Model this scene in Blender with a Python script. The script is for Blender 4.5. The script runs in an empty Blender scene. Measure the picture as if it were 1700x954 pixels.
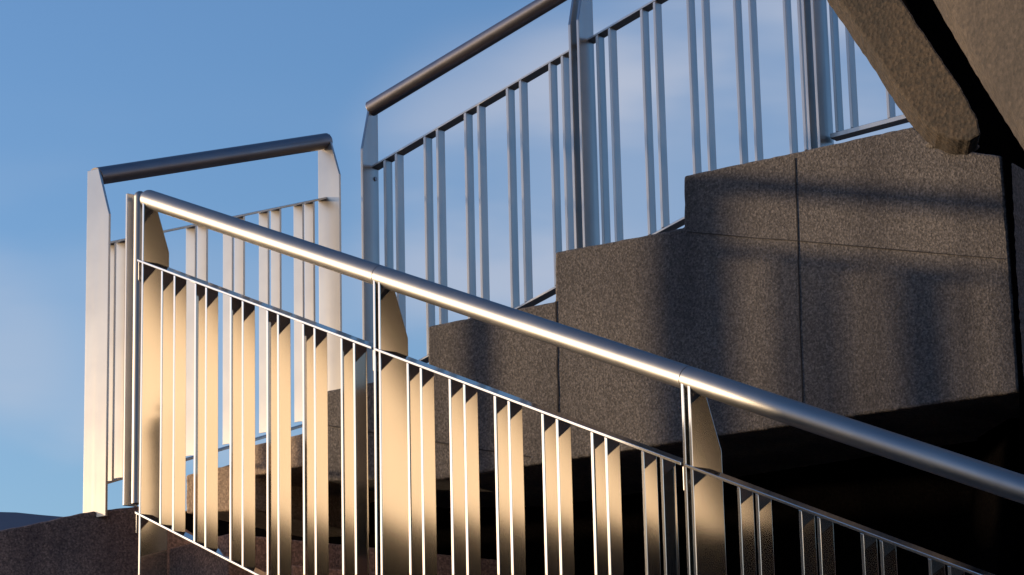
import bpy, math, random
from mathutils import Vector, Matrix, noise
random.seed(4)
S = bpy.context.scene
COL = S.collection
R = math.radians

# ---------------------------------------------------------------- camera
W_, H_, F = 1700.0, 954.0, 4775.0
HORIZ, LEAN = 1680.0, 450.0                       # horizon row, lean of the verticals
tanp = (HORIZ - H_/2) / F
CAM = Vector((0, 0, 1.6))
up_c = Vector((-LEAN, F/tanp, -F)).normalized()   # world up seen from the camera
fw_c = Vector((0, 0, -1))
yw_c = (fw_c - up_c*fw_c.dot(up_c)).normalized()
xw_c = yw_c.cross(up_c)
C2W = Matrix((xw_c, yw_c, up_c))
cd = bpy.data.cameras.new('camera'); cam = bpy.data.objects.new('camera', cd); COL.objects.link(cam)
cam.matrix_world = Matrix.Translation(CAM) @ C2W.to_4x4()
cd.sensor_width = 36; cd.lens = 36*F/W_; cd.clip_end = 5000; cd.clip_start = .05
S.camera = cam

# ---------------------------------------------------------------- sky, sun, exposure
SUN_AZ, SUN_EL = -77.5, 3.1
wd = bpy.data.worlds.new('World'); S.world = wd; wd.use_nodes = True
nt = wd.node_tree; nt.nodes.clear()
def N(tree, t, **k):
    n = tree.nodes.new(t)
    for a, b in k.items(): setattr(n, a, b)
    return n
def math_(tree, op, a, b=None, clamp=False):
    n = tree.nodes.new('ShaderNodeMath'); n.operation = op; n.use_clamp = clamp
    for i, v in enumerate((a, b)):
        if v is None: continue
        if isinstance(v, (int, float)): n.inputs[i].default_value = v
        else: tree.links.new(v, n.inputs[i])
    return n.outputs[0]
def ramp(tree, fac, stops, interp='LINEAR'):
    n = tree.nodes.new('ShaderNodeValToRGB'); cr = n.color_ramp; cr.interpolation = interp
    while len(cr.elements) < len(stops): cr.elements.new(.5)
    for e, (p, c) in zip(cr.elements, stops):
        e.position = p; e.color = (*c, 1) if len(c) == 3 else c
    tree.links.new(fac, n.inputs[0]); return n.outputs[0]
def mix(tree, fac, a, b, mode='MIX'):
    n = tree.nodes.new('ShaderNodeMix'); n.data_type = 'RGBA'; n.blend_type = mode
    for s, v in ((n.inputs[0], fac), (n.inputs[6], a), (n.inputs[7], b)):
        if isinstance(v, (int, float)): s.default_value = v
        elif isinstance(v, tuple): s.default_value = (*v, 1)
        else: tree.links.new(v, s)
    return n.outputs[2]
SKY_STR, SKY_TINT, CLOUD, GLOW = .15, (1.85, 1.98, 2.42), (2.75, 3.1, 3.8), (3.5, 2.4, 1.3)
sky = N(nt, 'ShaderNodeTexSky', sky_type='NISHITA', sun_disc=False)
sky.sun_elevation = R(SUN_EL); sky.sun_rotation = R(SUN_AZ); sky.altitude = 50
sky.air_density = 1.0; sky.dust_density = .6; sky.ozone_density = 2.5
tc = N(nt, 'ShaderNodeTexCoord')
sep = N(nt, 'ShaderNodeSeparateXYZ'); nt.links.new(tc.outputs['Generated'], sep.inputs[0])
X, Y, Z = sep.outputs
tint = mix(nt, 1.0, sky.outputs[0], SKY_TINT, 'MULTIPLY')
# thin pale cloud streaks, low in the sky
mp = N(nt, 'ShaderNodeMapping'); mp.inputs['Scale'].default_value = (4.5, 4.5, 15)
mp.inputs['Location'].default_value = (1.3, .4, .2)
nt.links.new(tc.outputs['Generated'], mp.inputs[0])
nz = N(nt, 'ShaderNodeTexNoise'); nz.inputs['Scale'].default_value = 1.6; nz.inputs['Detail'].default_value = 4
nz.inputs['Roughness'].default_value = .45
nt.links.new(mp.outputs[0], nz.inputs[0])
cl = ramp(nt, nz.outputs[0], [(.36, (.12, .12, .12)), (.60, (1, 1, 1))], 'EASE')
low = ramp(nt, Z, [(.17, (1, 1, 1)), (.325, (0, 0, 0))], 'EASE')
cf = math_(nt, 'MULTIPLY', math_(nt, 'MULTIPLY', cl, low), .75)
base = mix(nt, math_(nt, 'MULTIPLY', cf, .55), tint, CLOUD)
for cx, cy, rad, amt, ccol in ((880, 350, 4.6, .62, (2.8, 3.0, 3.6)), (1180, 260, 5.4, .85, (2.7, 2.95, 3.6)), (-60, 590, 2.6, .25, (2.9, 3.1, 3.6)), (1500, 130, 3.5, .6, (2.7, 2.95, 3.6))):
    dv = (C2W @ Vector((cx-W_/2, H_/2-cy, -F))).normalized()
    dt = nt.nodes.new('ShaderNodeVectorMath'); dt.operation = 'DOT_PRODUCT'
    nt.links.new(tc.outputs['Generated'], dt.inputs[0]); dt.inputs[1].default_value = dv
    mr = N(nt, 'ShaderNodeMapRange', interpolation_type='SMOOTHERSTEP'); nt.links.new(dt.outputs['Value'], mr.inputs[0])
    mr.inputs[1].default_value = math.cos(R(rad)); mr.inputs[2].default_value = 1.0
    soft = ramp(nt, nz.outputs[0], [(.30, (.25, .25, .25)), (.62, (1, 1, 1))], 'EASE')
    base = mix(nt, math_(nt, 'MULTIPLY', math_(nt, 'MULTIPLY', mr.outputs[0], soft), amt), base, ccol)
# evening glow low over the hills at the sides and behind
toward = math_(nt, 'ADD', math_(nt, 'MULTIPLY', X, math.sin(R(SUN_AZ-13))), math_(nt, 'MULTIPLY', Y, math.cos(R(SUN_AZ-13))))
side = ramp(nt, toward, [(.35, (0, 0, 0)), (.95, (1, 1, 1))], 'EASE')
band = ramp(nt, Z, [(.10, (1, 1, 1)), (.18, (1, 1, 1)), (.24, (.36, .36, .36)), (.34, (0, 0, 0))], 'EASE')
gf = math_(nt, 'MULTIPLY', side, band)
glow = mix(nt, gf, (0, 0, 0), GLOW)
tot = mix(nt, 1.0, base, glow, 'ADD')
bg = N(nt, 'ShaderNodeBackground'); bg.inputs[1].default_value = SKY_STR
nt.links.new(tot, bg.inputs[0])
wo = N(nt, 'ShaderNodeOutputWorld'); nt.links.new(bg.outputs[0], wo.inputs[0])

sl = bpy.data.lights.new('sun', 'SUN'); sl.energy = 4.5; sl.angle = R(1.7); sl.color = (1.0, .74, .46)
so = bpy.data.objects.new('sun', sl); COL.objects.link(so)
to_sun = Vector((math.sin(R(SUN_AZ))*math.cos(R(SUN_EL)), math.cos(R(SUN_AZ))*math.cos(R(SUN_EL)), math.sin(R(SUN_EL))))
so.rotation_euler = to_sun.to_track_quat('Z', 'Y').to_euler(); so.location = (0, -5, 20)
S.view_settings.view_transform = 'Standard'; S.view_settings.look = 'None'
S.view_settings.exposure = 0.3; S.view_settings.gamma = 1; S.view_settings.use_curve_mapping = False
S.render.engine = 'CYCLES'

# ---------------------------------------------------------------- helpers
def tag(o, label=None, cat=None, group=None, kind=None):
    if label: o['label'] = label
    if cat: o['category'] = cat
    if group: o['group'] = group
    if kind: o['kind'] = kind
    return o
def empty(name, loc):
    o = bpy.data.objects.new(name, None); COL.objects.link(o); o.location = loc; return o
def mesh_obj(name, verts, faces, mat, parent=None, loc=(0, 0, 0), bevel=0, smooth=False):
    """verts in world axes relative to loc (world)"""
    me = bpy.data.meshes.new(name); me.from_pydata([tuple(v) for v in verts], [], faces)
    import bmesh
    bm = bmesh.new(); bm.from_mesh(me); bmesh.ops.recalc_face_normals(bm, faces=bm.faces[:]); bm.to_mesh(me); bm.free()
    me.materials.append(mat)
    if smooth:
        for p in me.polygons: p.use_smooth = True
    o = bpy.data.objects.new(name, me); COL.objects.link(o)
    loc = Vector(loc)
    if parent: o.parent = parent; loc = loc - parent.location
    o.location = loc
    if bevel:
        b = o.modifiers.new('bevel', 'BEVEL'); b.width = bevel; b.segments = 2; b.limit_method = 'ANGLE'; b.angle_limit = R(35)
        b.harden_normals = False
    return o
def dup(o, loc, parent):
    c = o.copy(); COL.objects.link(c); c.parent = parent; c.location = Vector(loc) - parent.location; return c
def prism(poly, vec):
    n = len(poly); v = [Vector(p) for p in poly] + [Vector(p)+vec for p in poly]
    f = [tuple(range(n)), tuple(range(2*n-1, n-1, -1))] + [(i, (i+1) % n, n+(i+1) % n, n+i) for i in range(n)]
    return v, f
def ray(px, py):
    return (C2W @ Vector((px-W_/2, H_/2-py, -F))) / F         # unit depth along the optical axis
def at(px, py, depth): return CAM + ray(px, py)*depth
class Plane:
    """vertical plane through two (px,py,depth) points; s runs along it to the right, w points away from the camera"""
    def __init__(self, a, b):
        A, B = at(*a), at(*b); d = B-A; d.z = 0; self.s = d.normalized(); self.o = Vector((A.x, A.y, 0))
        w = Vector((-self.s.y, self.s.x, 0)); self.w = w if w.dot(self.o) > 0 else -w
    def hit(self, px, py, off=0.0):
        r = ray(px, py); o = self.o + self.w*off
        return CAM + r*((o-CAM).dot(self.w)/r.dot(self.w))
    def sc(self, p): return (p-self.o).dot(self.s)
    def pt(self, s, w, z): v = self.o + self.s*s + self.w*w; v.z = z; return v
def loft_tube(p0, p1, r, seg=28, dome0=0, dome1=0):
    ax = (p1-p0).normalized(); u = ax.cross(Vector((0, 0, 1)))
    if u.length < .01: u = Vector((1, 0, 0))
    u.normalize(); v = ax.cross(u)
    rings = []
    if dome0: rings += [(p0+ax*r*dome0*(1-math.cos(t)), r*max(.05, math.sin(t))) for t in (.12, .4, .7, 1.0, 1.3)]
    L0, L1 = p0+ax*(r*dome0), p1-ax*(r*dome1); nr = 12
    rings += [(L0.lerp(L1, t), r) for t in [0, .0006]+[i/nr for i in range(1, nr)]+[.9994, 1]]
    if dome1: rings += [(p1-ax*r*dome1*(1-math.cos(t)), r*max(.05, math.sin(t))) for t in (1.3, 1.0, .7, .4, .12)]
    V, Fc = [], []
    for c, rr in rings:
        for k in range(seg):
            a = 2*math.pi*k/seg; V.append(c + u*math.cos(a)*rr + v*math.sin(a)*rr)
    for i in range(len(rings)-1):
        for k in range(seg):
            Fc.append((i*seg+k, i*seg+(k+1) % seg, (i+1)*seg+(k+1) % seg, (i+1)*seg+k))
    Fc.append(tuple(range(seg))); Fc.append(tuple(range((len(rings)-1)*seg, len(rings)*seg)))
    return V, Fc

# ---------------------------------------------------------------- materials
def newmat(name):
    m = bpy.data.materials.new(name); m.use_nodes = True; t = m.node_tree
    return m, t, t.nodes['Principled BSDF']
def noise_n(t, scale, detail=4, vec=None, rough=.55):
    n = N(t, 'ShaderNodeTexNoise'); n.inputs['Scale'].default_value = scale
    n.inputs['Detail'].default_value = detail; n.inputs['Roughness'].default_value = rough
    if vec is not None: t.links.new(vec, n.inputs[0])
    return n.outputs[0]
def mapping(t, scale, coord='Object'):
    c = N(t, 'ShaderNodeTexCoord'); m = N(t, 'ShaderNodeMapping'); m.inputs['Scale'].default_value = scale
    t.links.new(c.outputs[coord], m.inputs[0]); return m.outputs[0]
def concrete(name, dark, light, spark=.6, stain=.5, bump=.35, scale=1.0):
    m, t, b = newmat(name)
    o = mapping(t, (1, 1, 1))
    fine = noise_n(t, 150*scale, 3, o, .7)
    agg = N(t, 'ShaderNodeTexVoronoi'); agg.inputs['Scale'].default_value = 170*scale; t.links.new(o, agg.inputs[0])
    big = noise_n(t, 2.2, 5, o, .6)
    st = noise_n(t, 1.0, 4, mapping(t, (4.2, 4.2, .28)), .5)
    c = ramp(t, fine, [(.30, dark), (.72, light)])
    chips = ramp(t, agg.outputs['Color'], [(.25, (.45, .45, .45)), (.80, (1.5, 1.5, 1.5))])
    c = mix(t, spark, c, chips, 'MULTIPLY')
    c = mix(t, .8, c, ramp(t, big, [(.30, (.62, .60, .62)), (.70, (1.25, 1.22, 1.15))]), 'MULTIPLY')
    c = mix(t, stain, c, ramp(t, st, [(.40, (.34, .34, .42)), (.56, (1.15, 1.12, 1.08))], 'EASE'), 'MULTIPLY')
    t.links.new(c, b.inputs['Base Color'])
    b.inputs['Roughness'].default_value = .85
    bp = N(t, 'ShaderNodeBump'); bp.inputs['Strength'].default_value = bump; bp.inputs['Distance'].default_value = .0035
    h = math_(t, 'ADD', fine, math_(t, 'MULTIPLY', agg.outputs['Distance'], .8))
    t.links.new(h, bp.inputs['Height']); t.links.new(bp.outputs[0], b.inputs['Normal'])
    return m
def steel(name, base, rough, aniso=0.0, bs=.03, streak=(16, 16, .45), metallic=1.0):
    m, t, b = newmat(name)
    s = noise_n(t, 4, 3, mapping(t, streak), .6)
    bl = noise_n(t, 3.5, 4, mapping(t, (1, 1, 1)), .6)
    c = mix(t, 1.0, base, ramp(t, bl, [(.3, (.86, .86, .88)), (.7, (1.05, 1.04, 1.02))]), 'MULTIPLY')
    t.links.new(c, b.inputs['Base Color'])
    b.inputs['Metallic'].default_value = metallic
    r = math_(t, 'MULTIPLY_ADD' if False else 'ADD', math_(t, 'MULTIPLY', s, .16), rough-.08)
    t.links.new(r, b.inputs['Roughness'])
    if aniso:
        b.inputs['Anisotropic'].default_value = aniso
        tg = N(t, 'ShaderNodeTangent', direction_type='RADIAL', axis='Z')
        t.links.new(tg.outputs[0], b.inputs['Tangent'])
    bp = N(t, 'ShaderNodeBump'); bp.inputs['Strength'].default_value = bs; bp.inputs['Distance'].default_value = .002
    t.links.new(s, bp.inputs['Height']); t.links.new(bp.outputs[0], b.inputs['Normal'])
    return m
M_STEEL = steel('brushed_steel', (.61, .57, .525), .36, .85)
M_TUBE = steel('tube_steel', (.35, .34, .33), .46, 0, .03, (2.5, 2.5, 2.5))
M_STEEL_N = steel('polished_flat_steel', (.72, .67, .60), .36, .85, bs=.004)
def add_sharp(m, fac, al_h, al_v, col):
    t = m.node_tree; b = t.nodes['Principled BSDF']; out = [n for n in t.nodes if n.type == 'OUTPUT_MATERIAL'][0]
    gl = t.nodes.new('ShaderNodeBsdfAnisotropic'); al = math.sqrt(al_h*al_v)
    gl.inputs['Roughness'].default_value = math.sqrt(al); gl.inputs['Anisotropy'].default_value = -(1-al/al_h)
    gl.inputs['Color'].default_value = (*col, 1)
    tg = N(t, 'ShaderNodeTangent', direction_type='RADIAL', axis='Z'); t.links.new(tg.outputs[0], gl.inputs['Tangent'])
    mx = t.nodes.new('ShaderNodeMixShader'); mx.inputs[0].default_value = fac
    t.links.new(b.outputs[0], mx.inputs[1]); t.links.new(gl.outputs[0], mx.inputs[2]); t.links.new(mx.outputs[0], out.inputs[0])
add_sharp(M_STEEL_N, .95, .006, .0035, (.80, .74, .66))
M_STEEL_U = steel('shaded_steel', (.44, .43, .43), .36, .8)  # darker steel copy, shade on the upper railing put into its colour
M_TUBE_D = steel('shaded_tube_steel', (.27, .25, .26), .40, 0, .03, (3, 3, 3))  # darker tube copy, shade on two handrails put into its colour
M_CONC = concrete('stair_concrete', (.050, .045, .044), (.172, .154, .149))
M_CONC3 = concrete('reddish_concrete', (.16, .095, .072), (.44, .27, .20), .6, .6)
M_CONC2 = concrete('sunlit_corner_concrete', (.22, .16, .12), (.48, .36, .26), .4, .3)  # paler concrete copy, sunlight on the corner steps put into its colour
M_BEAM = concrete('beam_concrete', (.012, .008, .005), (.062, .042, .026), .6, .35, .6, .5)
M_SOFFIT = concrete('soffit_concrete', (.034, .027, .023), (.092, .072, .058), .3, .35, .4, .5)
M_SHADE_BLACK = concrete('shade_black', (.0015, .0014, .0016), (.0035, .003, .003), .4, .4)  # near-black colour standing for deep shade, also used for dark reflections
M_SHADE_BLACK.node_tree.nodes['Principled BSDF'].inputs['Specular IOR Level'].default_value = 0
M_JOINT_SHADOW, _t, _b = newmat('joint_and_shadow_dark'); _b.inputs['Base Color'].default_value = (.03, .025, .024, 1); _b.inputs['Roughness'].default_value = .95  # dark colour of the mortar joints and the drawn shadow lines

def simple(name, c0, c1, scale, rough=.9):
    m, t, b = newmat(name)
    t.links.new(ramp(t, noise_n(t, scale, 6, mapping(t, (1, 1, 1))), [(.3, c0), (.7, c1)]), b.inputs['Base Color'])
    b.inputs['Roughness'].default_value = rough; return m
M_GROUND = simple('ground', (.06, .052, .045), (.11, .095, .08), .6)
M_HILL = simple('hill', (.12, .095, .11), (.19, .155, .17), .03)
M_HELPER = concrete('helper_concrete', (.16, .14, .12), (.30, .27, .24), .3, .3)
M_REFLECTOR = simple('reflector_cream', (.70, .62, .50), (.80, .72, .60), 1.2)
M_GLASS, _t, _b = newmat('helper_glass'); _b.inputs['Base Color'].default_value = (.03, .035, .04, 1); _b.inputs['Roughness'].default_value = .08

# ---------------------------------------------------------------- ground and hills
g = 2500
tag(mesh_obj('ground', [(-g, -g, 0), (g, -g, 0), (g, g, 0), (-g, g, 0)], [(0, 1, 2, 3)], M_GROUND), kind='structure')
def hill_el(az):          # az in degrees, 0 ahead, + right
    a = (az+180) % 360-180
    e = 9.1 + .25*math.sin(R(a*5))+.12*math.sin(R(a*17+40))
    if -130 < a <= -60: return 2.0+.2*math.sin(R(a*6)) + max(0, (-110-a))*.3
    if -60 < a < 50:
        pts = [(-60, 2.0), (-30, 5.0), (-14, 9.95), (-10.2, 9.77), (-8.9, 9.66), (-7.5, 9.3), (-5, 8.0), (0, 6), (30, 6), (50, 9.1)]
        for (x0, y0), (x1, y1) in zip(pts, pts[1:]):
            if x0 <= a <= x1: e = y0+(y1-y0)*(a-x0)/(x1-x0)
    return e
hv, hf = [], []
steps = 720
for i in range(steps):
    az = i*360/steps; e = hill_el(az)
    for (rad, k) in ((300, 0), (350, .45), (400, 1), (480, 1.0), (700, 0)):
        z = 400*math.tan(R(e))*k + (1.6 if k else 0)
        if k == 1: z += 2.0*(noise.noise(Vector((az*.9, rad*.02, 0))))
        hv.append((rad*math.sin(R(az)), rad*math.cos(R(az)), z-(0 if k else 1)))
for i in range(steps):
    j = (i+1) % steps
    for k in range(4): hf.append((i*5+k, j*5+k, j*5+k+1, i*5+k+1))
tag(mesh_obj('hills', hv, hf, M_HILL, smooth=True), kind='structure')

# ---------------------------------------------------------------- staircase masses
PN = Plane((245, 600, 9.0), (1148, 800, 6.92))
PL = Plane((180, 550, 9.4), (545, 480, 10.4))
PU = Plane((610, 400, 10.45), (1350, 200, 9.45))
PB = Plane((541, 650, 9.42), (1660, 400, 8.22))
PC = Plane((310, 800, 8.95), (505, 750, 9.40))

stairs = empty('concrete_staircase', (0, 9, 0))
tag(stairs, 'speckled brown concrete staircase with stepped side and dark underside carrying the steel railings', 'staircase')
def rough_edge(pix, amp=.55, step=9):
    out = []
    for i, (x, y) in enumerate(pix):
        x2, y2 = pix[(i+1) % len(pix)]; n = max(1, min(60, int(math.hypot(x2-x, y2-y)/step)))
        if i == len(pix)-1: n = 1
        dx, dy = x2-x, y2-y; L = math.hypot(dx, dy) or 1
        for k in range(n):
            j = 0 if k == 0 else random.uniform(-amp, amp)
            out.append((x+dx*k/n - dy/L*j, y+dy*k/n + dx/L*j))
    return out
def block(name, plane, pix, depth, mat, parent=stairs, off=0.0, bevel=.008, ground=None, vec=None):
    poly = [plane.hit(x, y, off) for x, y in rough_edge(pix)]
    if ground:                     # close down to the ground
        poly += [Vector((poly[-1].x, poly[-1].y, 0)), Vector((poly[0].x, poly[0].y, 0))]
    c = sum(poly, Vector())/len(poly); v, f = prism([p-c for p in poly], vec or plane.w*depth)
    return mesh_obj(name, v, f, mat, parent, c, bevel)
fl = block('upper_flight', PB, [(541, 798), (541, 648), (710, 616), (710, 541), (800, 523), (921, 500), (921, 418), (1050, 394),
      (1135, 377), (1135, 291), (1320, 252), (1515, 209), (1542, 228), (1600, 249), (1663, 258), (1676, 420), (1692, 650), (1210, 721), (735, 795)], .95, M_CONC)
def lump(px_, py_, rad, seed, plane, off, parent, name, mat):
    import bmesh
    bm = bmesh.new(); bmesh.ops.create_icosphere(bm, subdivisions=3, radius=rad)
    for v in bm.verts:
        n = noise.noise(v.co*14+Vector((seed, 0, 0)))+.5*noise.noise(v.co*32+Vector((0, seed, 0)))
        v.co *= 1+.45*n; v.co.z *= .5; v.co.x *= 1.6
    me = bpy.data.meshes.new(name); bm.to_mesh(me); bm.free(); me.materials.append(mat)
    o = bpy.data.objects.new(name, me); COL.objects.link(o); o.parent = parent
    o.location = plane.hit(px_, py_, off) - parent.location; return o
for q, (x, y, rr) in enumerate([(1556, 240, .026), (1592, 247, .030)]):
    lump(x, y, rr, q*3.1, PB, .01, stairs, 'broken_mortar', M_CONC)
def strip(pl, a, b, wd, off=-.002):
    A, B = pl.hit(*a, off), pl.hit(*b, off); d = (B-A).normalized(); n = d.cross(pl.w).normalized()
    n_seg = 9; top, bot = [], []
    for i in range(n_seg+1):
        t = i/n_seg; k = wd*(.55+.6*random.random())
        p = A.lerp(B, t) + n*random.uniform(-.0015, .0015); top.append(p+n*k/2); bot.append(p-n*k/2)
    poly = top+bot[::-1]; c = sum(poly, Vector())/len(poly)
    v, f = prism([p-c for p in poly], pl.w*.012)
    o = mesh_obj('joint_and_shadow_line', v, f, M_JOINT_SHADOW, fl, c); o.location = c - fl.location - stairs.location; return o
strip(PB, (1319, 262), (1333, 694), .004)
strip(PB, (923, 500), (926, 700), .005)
strip(PB, (1140, 385), (1668, 429), .0028)  # dark strip drawn along the middle rail's shadow, no joint here
strip(PB, (545, 707), (880, 758), .005)  # dark strip drawn for a shadow line across the lower face
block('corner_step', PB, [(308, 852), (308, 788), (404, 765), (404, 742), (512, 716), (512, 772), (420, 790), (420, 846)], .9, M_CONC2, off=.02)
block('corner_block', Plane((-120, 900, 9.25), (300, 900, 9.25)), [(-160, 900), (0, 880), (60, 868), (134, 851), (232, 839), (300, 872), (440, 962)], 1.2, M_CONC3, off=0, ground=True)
# near-black walls, deep shade put into their colour, set back from the faces
block('shade_back_wall', PU, [(300, 1500), (300, 852), (425, 775), (540, 740), (700, 690), (1200, 610), (1700, 520), (1700, 1500)], .25, M_SHADE_BLACK, off=-.1)
block('shade_side_wall', Plane((1420, 0, 8.7), (2300, 600, 8.7)), [(1450, -110), (1545, 90), (1612, 240), (1655, 262), (1670, 420), (1680, 655), (1600, 1500), (1850, 1500), (1850, -110)], .3, M_SHADE_BLACK)
block('shade_side_wall', Plane((1664, 300, 8.19), (1780, 300, 9.1)), [(1664, 236), (1664, 264), (1677, 420), (1692, 655), (1700, 1500), (1780, 1500), (1780, 200)],
      .3, M_SHADE_BLACK, vec=Vector((math.sin(R(13)), math.cos(R(13)), 0))*.4)
# lower flight: saw-tooth mass behind the near railing

# ---------------------------------------------------------------- railings
HB = .008
def zline(pl, a, b, off):
    A, B = pl.hit(*a, off), pl.hit(*b, off); sa, sb = pl.sc(A), pl.sc(B); k = (B.z-A.z)/(sb-sa)
    return (lambda s: A.z + k*(s-sa)), k
def slat(name, pl, s0, s1, w0, w1, zf, th, mat, parent, bevel=.0012):
    poly = [pl.pt(s0, w0, zf(s0)), pl.pt(s1, w0, zf(s1)), pl.pt(s1, w1, zf(s1)), pl.pt(s0, w1, zf(s0))]
    c = sum(poly, Vector())/4; v, f = prism([p-c for p in poly], Vector((0, 0, -th)))
    return mesh_obj(name, v, f, mat, parent, c, bevel)
def bar_mesh(pl, w, th, ztop, k, zbot):
    """flat bar across the railing plane: near edge at local origin, z relative to ztop at s=0"""
    v = []
    for z, m in ((zbot, k), (ztop, k)):
        for s, ww in ((0, 0), (th, 0), (th, w), (0, w)): v.append(pl.s*s + pl.w*ww + Vector((0, 0, z+m*s)))
    f = [(0, 1, 2, 3), (4, 5, 6, 7)] + [(i, (i+1) % 4, 4+(i+1) % 4, 4+i) for i in range(4)]
    return v, f
def plate(name, pl, s0, th, prof, mat, parent):
    poly = [pl.pt(s0, w, z) for w, z in prof]; c = sum(poly, Vector())/len(poly)
    v, f = prism([p-c for p in poly], pl.s*th); return mesh_obj(name, v, f, mat, parent, c, .0015)

def railing(name, label, pl, W, tube_near, tube, mid, bot, pairs, posts, seg_s, drop, bars_from_right=False, gap=.03, r=.03,
            cap=0.0, plate_th=.010, span=None, ms=None, mt=None, mid_w=.045):
    M_ST, M_TB = ms or M_STEEL, mt or M_TUBE
    """tube/mid/bot: two pixel points each; pairs: near-edge pixels (x,y) of the flat bars; posts: (x,y) of near edges"""
    root = empty(name, pl.pt(0, 0, 0)); tag(root, label, 'railing')
    bw, bt = .042, .010
    b0 = 0 if tube_near else W-bw                    # depth range of bars and slats
    wt = r if tube_near else W-r
    zt, kt = zline(pl, *tube, wt); zm, km = zline(pl, *mid, b0); zb, kb = zline(pl, *bot, b0)
    k = (kt+km+kb)/3
    # posts
    ps = []
    for i, (px, py, single) in enumerate(posts):
        s = pl.sc(pl.hit(px, py)); ps.append(s)
        for j in range(1 if single else 2):
            sj = s - j*gap; t = zt(sj)-.004
            bz = zb(sj)-drop
            if tube_near: prof = [(0, bz), (W, bz), (W, t-.165), (.052, t-.02), (.03, t), (.004, t)]
            else: prof = [(0, bz), (W, bz), (W, t+cap), (W-.05, t+cap), (0, t-.165+cap)]
            plate('post_plate', pl, sj, plate_th, prof, M_ST, root)
    seg = span or [(ps[i]+plate_th, ps[i+1]-gap) for i in range(len(ps)-1)]
    for (a, b, da, db) in seg:
        A, B = pl.pt(a, wt, zt(a)), pl.pt(b, wt, zt(b))
        V, Fc = loft_tube(A, B, r, dome0=da, dome1=db); c = (A+B)/2
        h = mesh_obj('handrail', [v-c for v in V], Fc, M_TB, root, c, smooth=False)
        for p in h.data.polygons: p.use_smooth = len(p.vertices) < 8
    for (a, b, da, db) in seg:
        slat('middle_rail', pl, a+.006, b-.006, b0, b0+mid_w, lambda s: zm(s), .008, M_ST, root)
        slat('bottom_rail', pl, a+.006, b-.006, b0, b0+bw+.003, lambda s: zb(s), .008, M_ST, root)
        for (ss, zf) in ((a+.003, zm), (a+.003, zb), (b-.007, zm), (b-.007, zb)):
            prof = [(b0+.006, zf(ss)-.07), (b0+.036, zf(ss)-.07), (b0+.036, zf(ss)-.010), (b0+.006, zf(ss)-.010)]
            br = plate('bracket', pl, ss, .005, prof, M_TB, root)
            sv = -.002 if ss > (a+b)/2 else .005
            V, Fc = loft_tube(pl.s*0, pl.s*(.006 if sv > 0 else -.004), .0085, 12); c = pl.pt(ss+(.005 if sv > 0 else 0), b0+.021, zf(ss)-.045)
            bo = mesh_obj('bolt', V, Fc, M_TB, br, c); bo.location = c - root.location - br.location
    # bars
    sref = pl.sc(pl.hit(*pairs[0], b0))
    h = (zm(sref)-zb(sref))
    src = None
    for px, py in pairs:
        s = pl.sc(pl.hit(px, py, b0))
        if src is None:
            V, Fc = bar_mesh(pl, bw, bt, -.0085, km, -h-.0005)
            src = mesh_obj('bar', V, Fc, M_ST, root, pl.pt(s, b0, zm(s)), .001)
        else: dup(src, pl.pt(s, b0, zm(s)), root)
    return root, zt, zm, zb, k

# near railing
np_ = [(266, 620), (287, 620), (322, 620), (340, 620), (381, 680), (401, 680), (442, 680), (460, 680), (502, 700), (521, 700), (566, 720), (587, 720),
       (677, 780), (699, 780), (747, 780), (771, 780), (822, 790), (845, 790), (901, 800), (925, 800), (984, 850), (1007, 850), (1068, 860), (1099, 860),
       (1226, 870), (1256, 870), (1328, 900), (1358, 900), (1430, 920), (1461, 920), (1541, 940), (1573, 945), (1662, 960), (1695, 960), (1792, 980), (1826, 980)]
def sN(x, y, off=0): return PN.sc(PN.hit(x, y, off))
pN = [sN(232, 600), sN(628, 700), sN(1145, 800), sN(1930, 1000)]
spanN = [(pN[0]-.028, pN[1]-.024, 1, 0), (pN[1]-.022, pN[2]-.024, 0, 0), (pN[2]-.022, pN[3]+.1, 0, 1)]
near, ztN, zmN, zbN, kN = railing('steel_railing', 'nearest steel railing with golden flat bars, its thick shiny handrail running down to the right', PN, .10, True,
    ((250, 331), (1650, 796)), ((245, 436), (1620, 950)), ((245, 859), (425, 951)), np_,
    [(232, 600, True), (628, 700, False), (1145, 800, False), (1930, 1000, False)], None, .33, span=spanN, gap=.024, mid_w=.06, ms=M_STEEL_N)
# round stanchion and thin plate at the head of the near railing
sA = sN(220, 600); zlow = PN.hit(220, 838, .02).z; zhi = PN.hit(220, 322, .02).z
V, Fc = loft_tube(PN.pt(sA, .022, zlow), PN.pt(sA, .022, zhi), .019, dome1=1); c = PN.pt(sA, .022, (zlow+zhi)/2)
st = mesh_obj('round_stanchion', [v-c for v in V], Fc, M_TUBE, near, c)
for p in st.data.polygons: p.use_smooth = len(p.vertices) < 8
plate('end_plate', PN, sN(206, 600), .009, [(0, zlow), (.05, zlow), (.05, zhi), (0, zhi)], M_STEEL, near)

# landing railing
lp = [(188, 600), (206, 600), (248, 600), (266, 600), (323, 580), (342, 580), (385, 560), (404, 560), (445, 560), (465, 560), (503, 540), (521, 540)]
def sL(x, y, off=0): return PL.sc(PL.hit(x, y, off))
a_, b_ = sL(178, 600), sL(565, 500)
land, *_ = railing('steel_railing', 'short pale steel railing with dark handrail, leftmost, behind the top of the nearest railing', PL, .10, False,
    ((165, 292), (548, 233)), ((180, 401), (545, 326)), ((180, 799), (500, 706)), lp,
    [(178, 600, True), (565, 500, True)], None, .105, cap=.03, mt=M_TUBE_D, span=[(a_+.011, b_+.012, 0, 0)])

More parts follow.
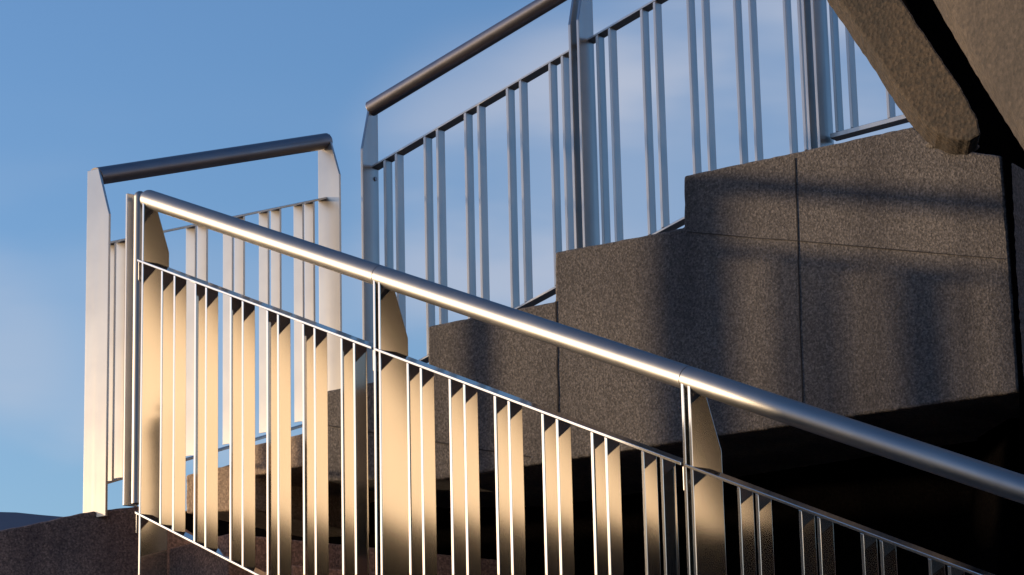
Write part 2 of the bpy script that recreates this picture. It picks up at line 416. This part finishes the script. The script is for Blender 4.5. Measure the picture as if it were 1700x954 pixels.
# upper railing
up = [(636, 250), (655, 250), (703, 250), (724, 250), (771, 250), (793, 250), (842, 250), (864, 250), (914, 250), (935, 250),
      (993, 200), (1014, 200), (1067, 150), (1089, 150), (1145, 150), (1170, 150), (1223, 150), (1248, 150), (1306, 150), (1330, 150)]
def sU(x, y, off=0): return PU.sc(PU.hit(x, y, off))
pU = [sU(600, 400), sU(963, 250), sU(1353, 150)]
spanU = [(pU[0]+.0, pU[1]-.028, 0, 0), (pU[1]-.026, pU[2]-.028, 0, 0)]
upper, ztU, zmU, zbU, kU = railing('steel_railing', 'blue-grey steel railing against the sky, climbing above the stepped concrete to the top right', PU, .095, False,
    ((613, 182), (915, 0)), ((616, 275), (1078, 3)), ((895, 489), (1110, 373)), up,
    [(600, 400, True), (963, 250, False), (1353, 150, False)], None, .16, span=spanU, gap=.035, ms=M_STEEL_U, mt=M_TUBE_D)
# level run of the upper railing beyond its last post, disappearing behind the overhead beam
def zl(s): return A0.z + (B0.z-A0.z)*(s-PU.sc(A0))/(PU.sc(B0)-PU.sc(A0))
A0, B0 = PU.hit(1380, 221, .05), PU.hit(1505, 188, .05)
s_a, s_b = pU[2]+.02, PU.sc(B0)+.55
slat('bottom_rail', PU, s_a, s_b, .05, .095, lambda s: zl(s), .016, M_STEEL_U, upper)
slat('middle_rail', PU, s_a, s_b, .05, .095, lambda s: zl(s)+.78, .010, M_STEEL_U, upper)
V, Fc = loft_tube(PU.pt(s_a-.03, .065, zl(s_a)+1.0), PU.pt(s_b, .065, zl(s_b)+1.0), .03); c = PU.pt(s_a, .065, 3)
h = mesh_obj('handrail', [v-c for v in V], Fc, M_TUBE_D, upper, c)
src = None
for px in (1384, 1409, 1471, 1500, 1560, 1585, 1645):
    s = PU.sc(PU.hit(px, 160, .05))
    if src is None:
        V, Fc = bar_mesh(PU, .042, .010, .77, (B0.z-A0.z)/(PU.sc(B0)-PU.sc(A0)), .0005)
        src = mesh_obj('bar', V, Fc, M_STEEL_U, upper, PU.pt(s, .05, zl(s)), .001)
    else: dup(src, PU.pt(s, .05, zl(s)), upper)

# lower flight under the near railing
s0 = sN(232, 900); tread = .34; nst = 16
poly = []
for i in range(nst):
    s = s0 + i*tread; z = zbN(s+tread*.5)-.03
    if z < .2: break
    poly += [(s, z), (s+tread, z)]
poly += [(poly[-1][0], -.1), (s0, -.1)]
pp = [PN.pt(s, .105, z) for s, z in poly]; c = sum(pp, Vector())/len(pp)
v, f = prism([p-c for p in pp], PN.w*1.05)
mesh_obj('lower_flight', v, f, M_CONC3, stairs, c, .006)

# ---------------------------------------------------------------- overhead beam and soffit of the next flight
def solo(name, label, cat, plane, pix, depth, mat, bevel=.02):
    poly = [plane.hit(x, y) for x, y in rough_edge([(x+(11 if name == 'concrete_beam' else 0), y-(5 if name == 'concrete_beam' else 0)) for x, y in pix], .9)]; c = sum(poly, Vector())/len(poly)
    v, f = prism([p-c for p in poly], Vector((math.sin(R(5)), math.cos(R(5)), 0))*depth); o = mesh_obj(name, v, f, mat, None, c, bevel)
    return tag(o, label, cat)
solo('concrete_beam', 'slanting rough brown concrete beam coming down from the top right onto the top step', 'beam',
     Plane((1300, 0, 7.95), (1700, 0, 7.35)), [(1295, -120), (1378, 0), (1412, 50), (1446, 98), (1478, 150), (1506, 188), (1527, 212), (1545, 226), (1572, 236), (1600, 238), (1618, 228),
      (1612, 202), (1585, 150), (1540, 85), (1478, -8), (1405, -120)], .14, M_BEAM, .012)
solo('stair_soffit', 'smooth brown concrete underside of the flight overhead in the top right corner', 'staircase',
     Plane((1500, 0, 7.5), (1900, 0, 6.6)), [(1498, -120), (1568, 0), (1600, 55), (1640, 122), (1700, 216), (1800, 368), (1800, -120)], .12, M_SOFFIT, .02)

# ---------------------------------------------------------------- added unseen blocks: two shade the near railing, two reflect in its bars
bd = empty('added_shade_block', (-10, 4, 0)); tag(bd, 'plain concrete block added unseen left of the stairs to shade the near railing', 'building')  # added off-frame to shade the right end of the near railing
def bx(name, a, b, mat, parent, bevel=0):
    (x0, y0, z0), (x1, y1, z1) = a, b; c = Vector(((x0+x1)/2, (y0+y1)/2, (z0+z1)/2))
    v = [Vector((x, y, z))-c for z in (z0, z1) for x, y in ((x0, y0), (x1, y0), (x1, y1), (x0, y1))]
    f = [(0, 1, 2, 3), (4, 5, 6, 7)] + [(i, (i+1) % 4, 4+(i+1) % 4, 4+i) for i in range(4)]
    return mesh_obj(name, v, f, mat, parent, c, bevel)
BY1 = 8.15
bx('wall', (-10, 4.2, 0), (-6, BY1, 4.1), M_HELPER, bd, .02)  # body of the added shade block
bx('added_block_parapet', (-10.05, 4.15, 4.103), (-5.95, BY1+.0, 4.3), M_HELPER, bd, .02)
for zf in (1.0,):
    bx('added_block_window', (-6.05, 5.6, zf), (-5.97, 6.8, zf+1.5), M_GLASS, bd)
v = [(-6.3, BY1, 0), (-6, BY1, 0), (-6, 16, 0), (-6.3, 16, 0), (-6.3, BY1, 3.06), (-6, BY1, 3.06), (-6, 9.9, 3.37), (-6.3, 9.9, 3.37), (-6, 16, 3.50), (-6.3, 16, 3.50)]  # wall added off-frame, its top sloped to shade the bar bottoms
f = [(0, 1, 2, 3), (0, 1, 5, 4), (4, 5, 6, 7), (7, 6, 8, 9), (9, 8, 2, 3), (1, 2, 8, 6, 5), (0, 3, 9, 7, 4)]
tag(mesh_obj('added_shade_wall', v, f, M_HELPER), 'long low concrete wall added unseen left of the stairs to shade the bar bottoms', 'wall')
sb = empty('added_reflection_gable', (14, 0, 0)); tag(sb, 'cream gabled front added unseen on the right to reflect in the near bars', 'building')  # added off-frame, outline shaped for reflections in the near bars
def added_front(name, x, prof, th, mat):
    v, f = prism([Vector((x, y, z)) for y, z in prof], Vector((th, 0, 0)))
    c = Vector((x, 0, 0)); return mesh_obj(name, [p-c for p in v], f, mat, sb, c, .01)
added_front('wall', 14.0, [(-12, 5.0), (5.1, 4.55), (1.45, 11.4), (-5.3, 14.5), (-12, 11.4)], .12, M_REFLECTOR)  # added cream front, reflects in the near bars
added_front('dark_reflection_base', 13.6, [(-12, 0), (9, 0), (9, 4.2), (4.95, 4.82), (3.4, 5.76), (-12, 5.95)], 3.0, M_SHADE_BLACK)  # dark base added so the bar bottoms reflect dark
tb = empty('added_dark_reflection_block', (20, 3, 0)); tag(tb, 'dark tall block added unseen behind the cream gable for dark reflections', 'building')  # added off-frame so the tops of posts and bars reflect dark
bx('wall', (18, -8, 0), (26, 8.5, 22), M_SHADE_BLACK, tb, .02)  # body of the added dark reflection block
bx('added_block_roof', (17.9, -8.1, 22.003), (26.1, 8.6, 22.4), M_HELPER, tb, .02)
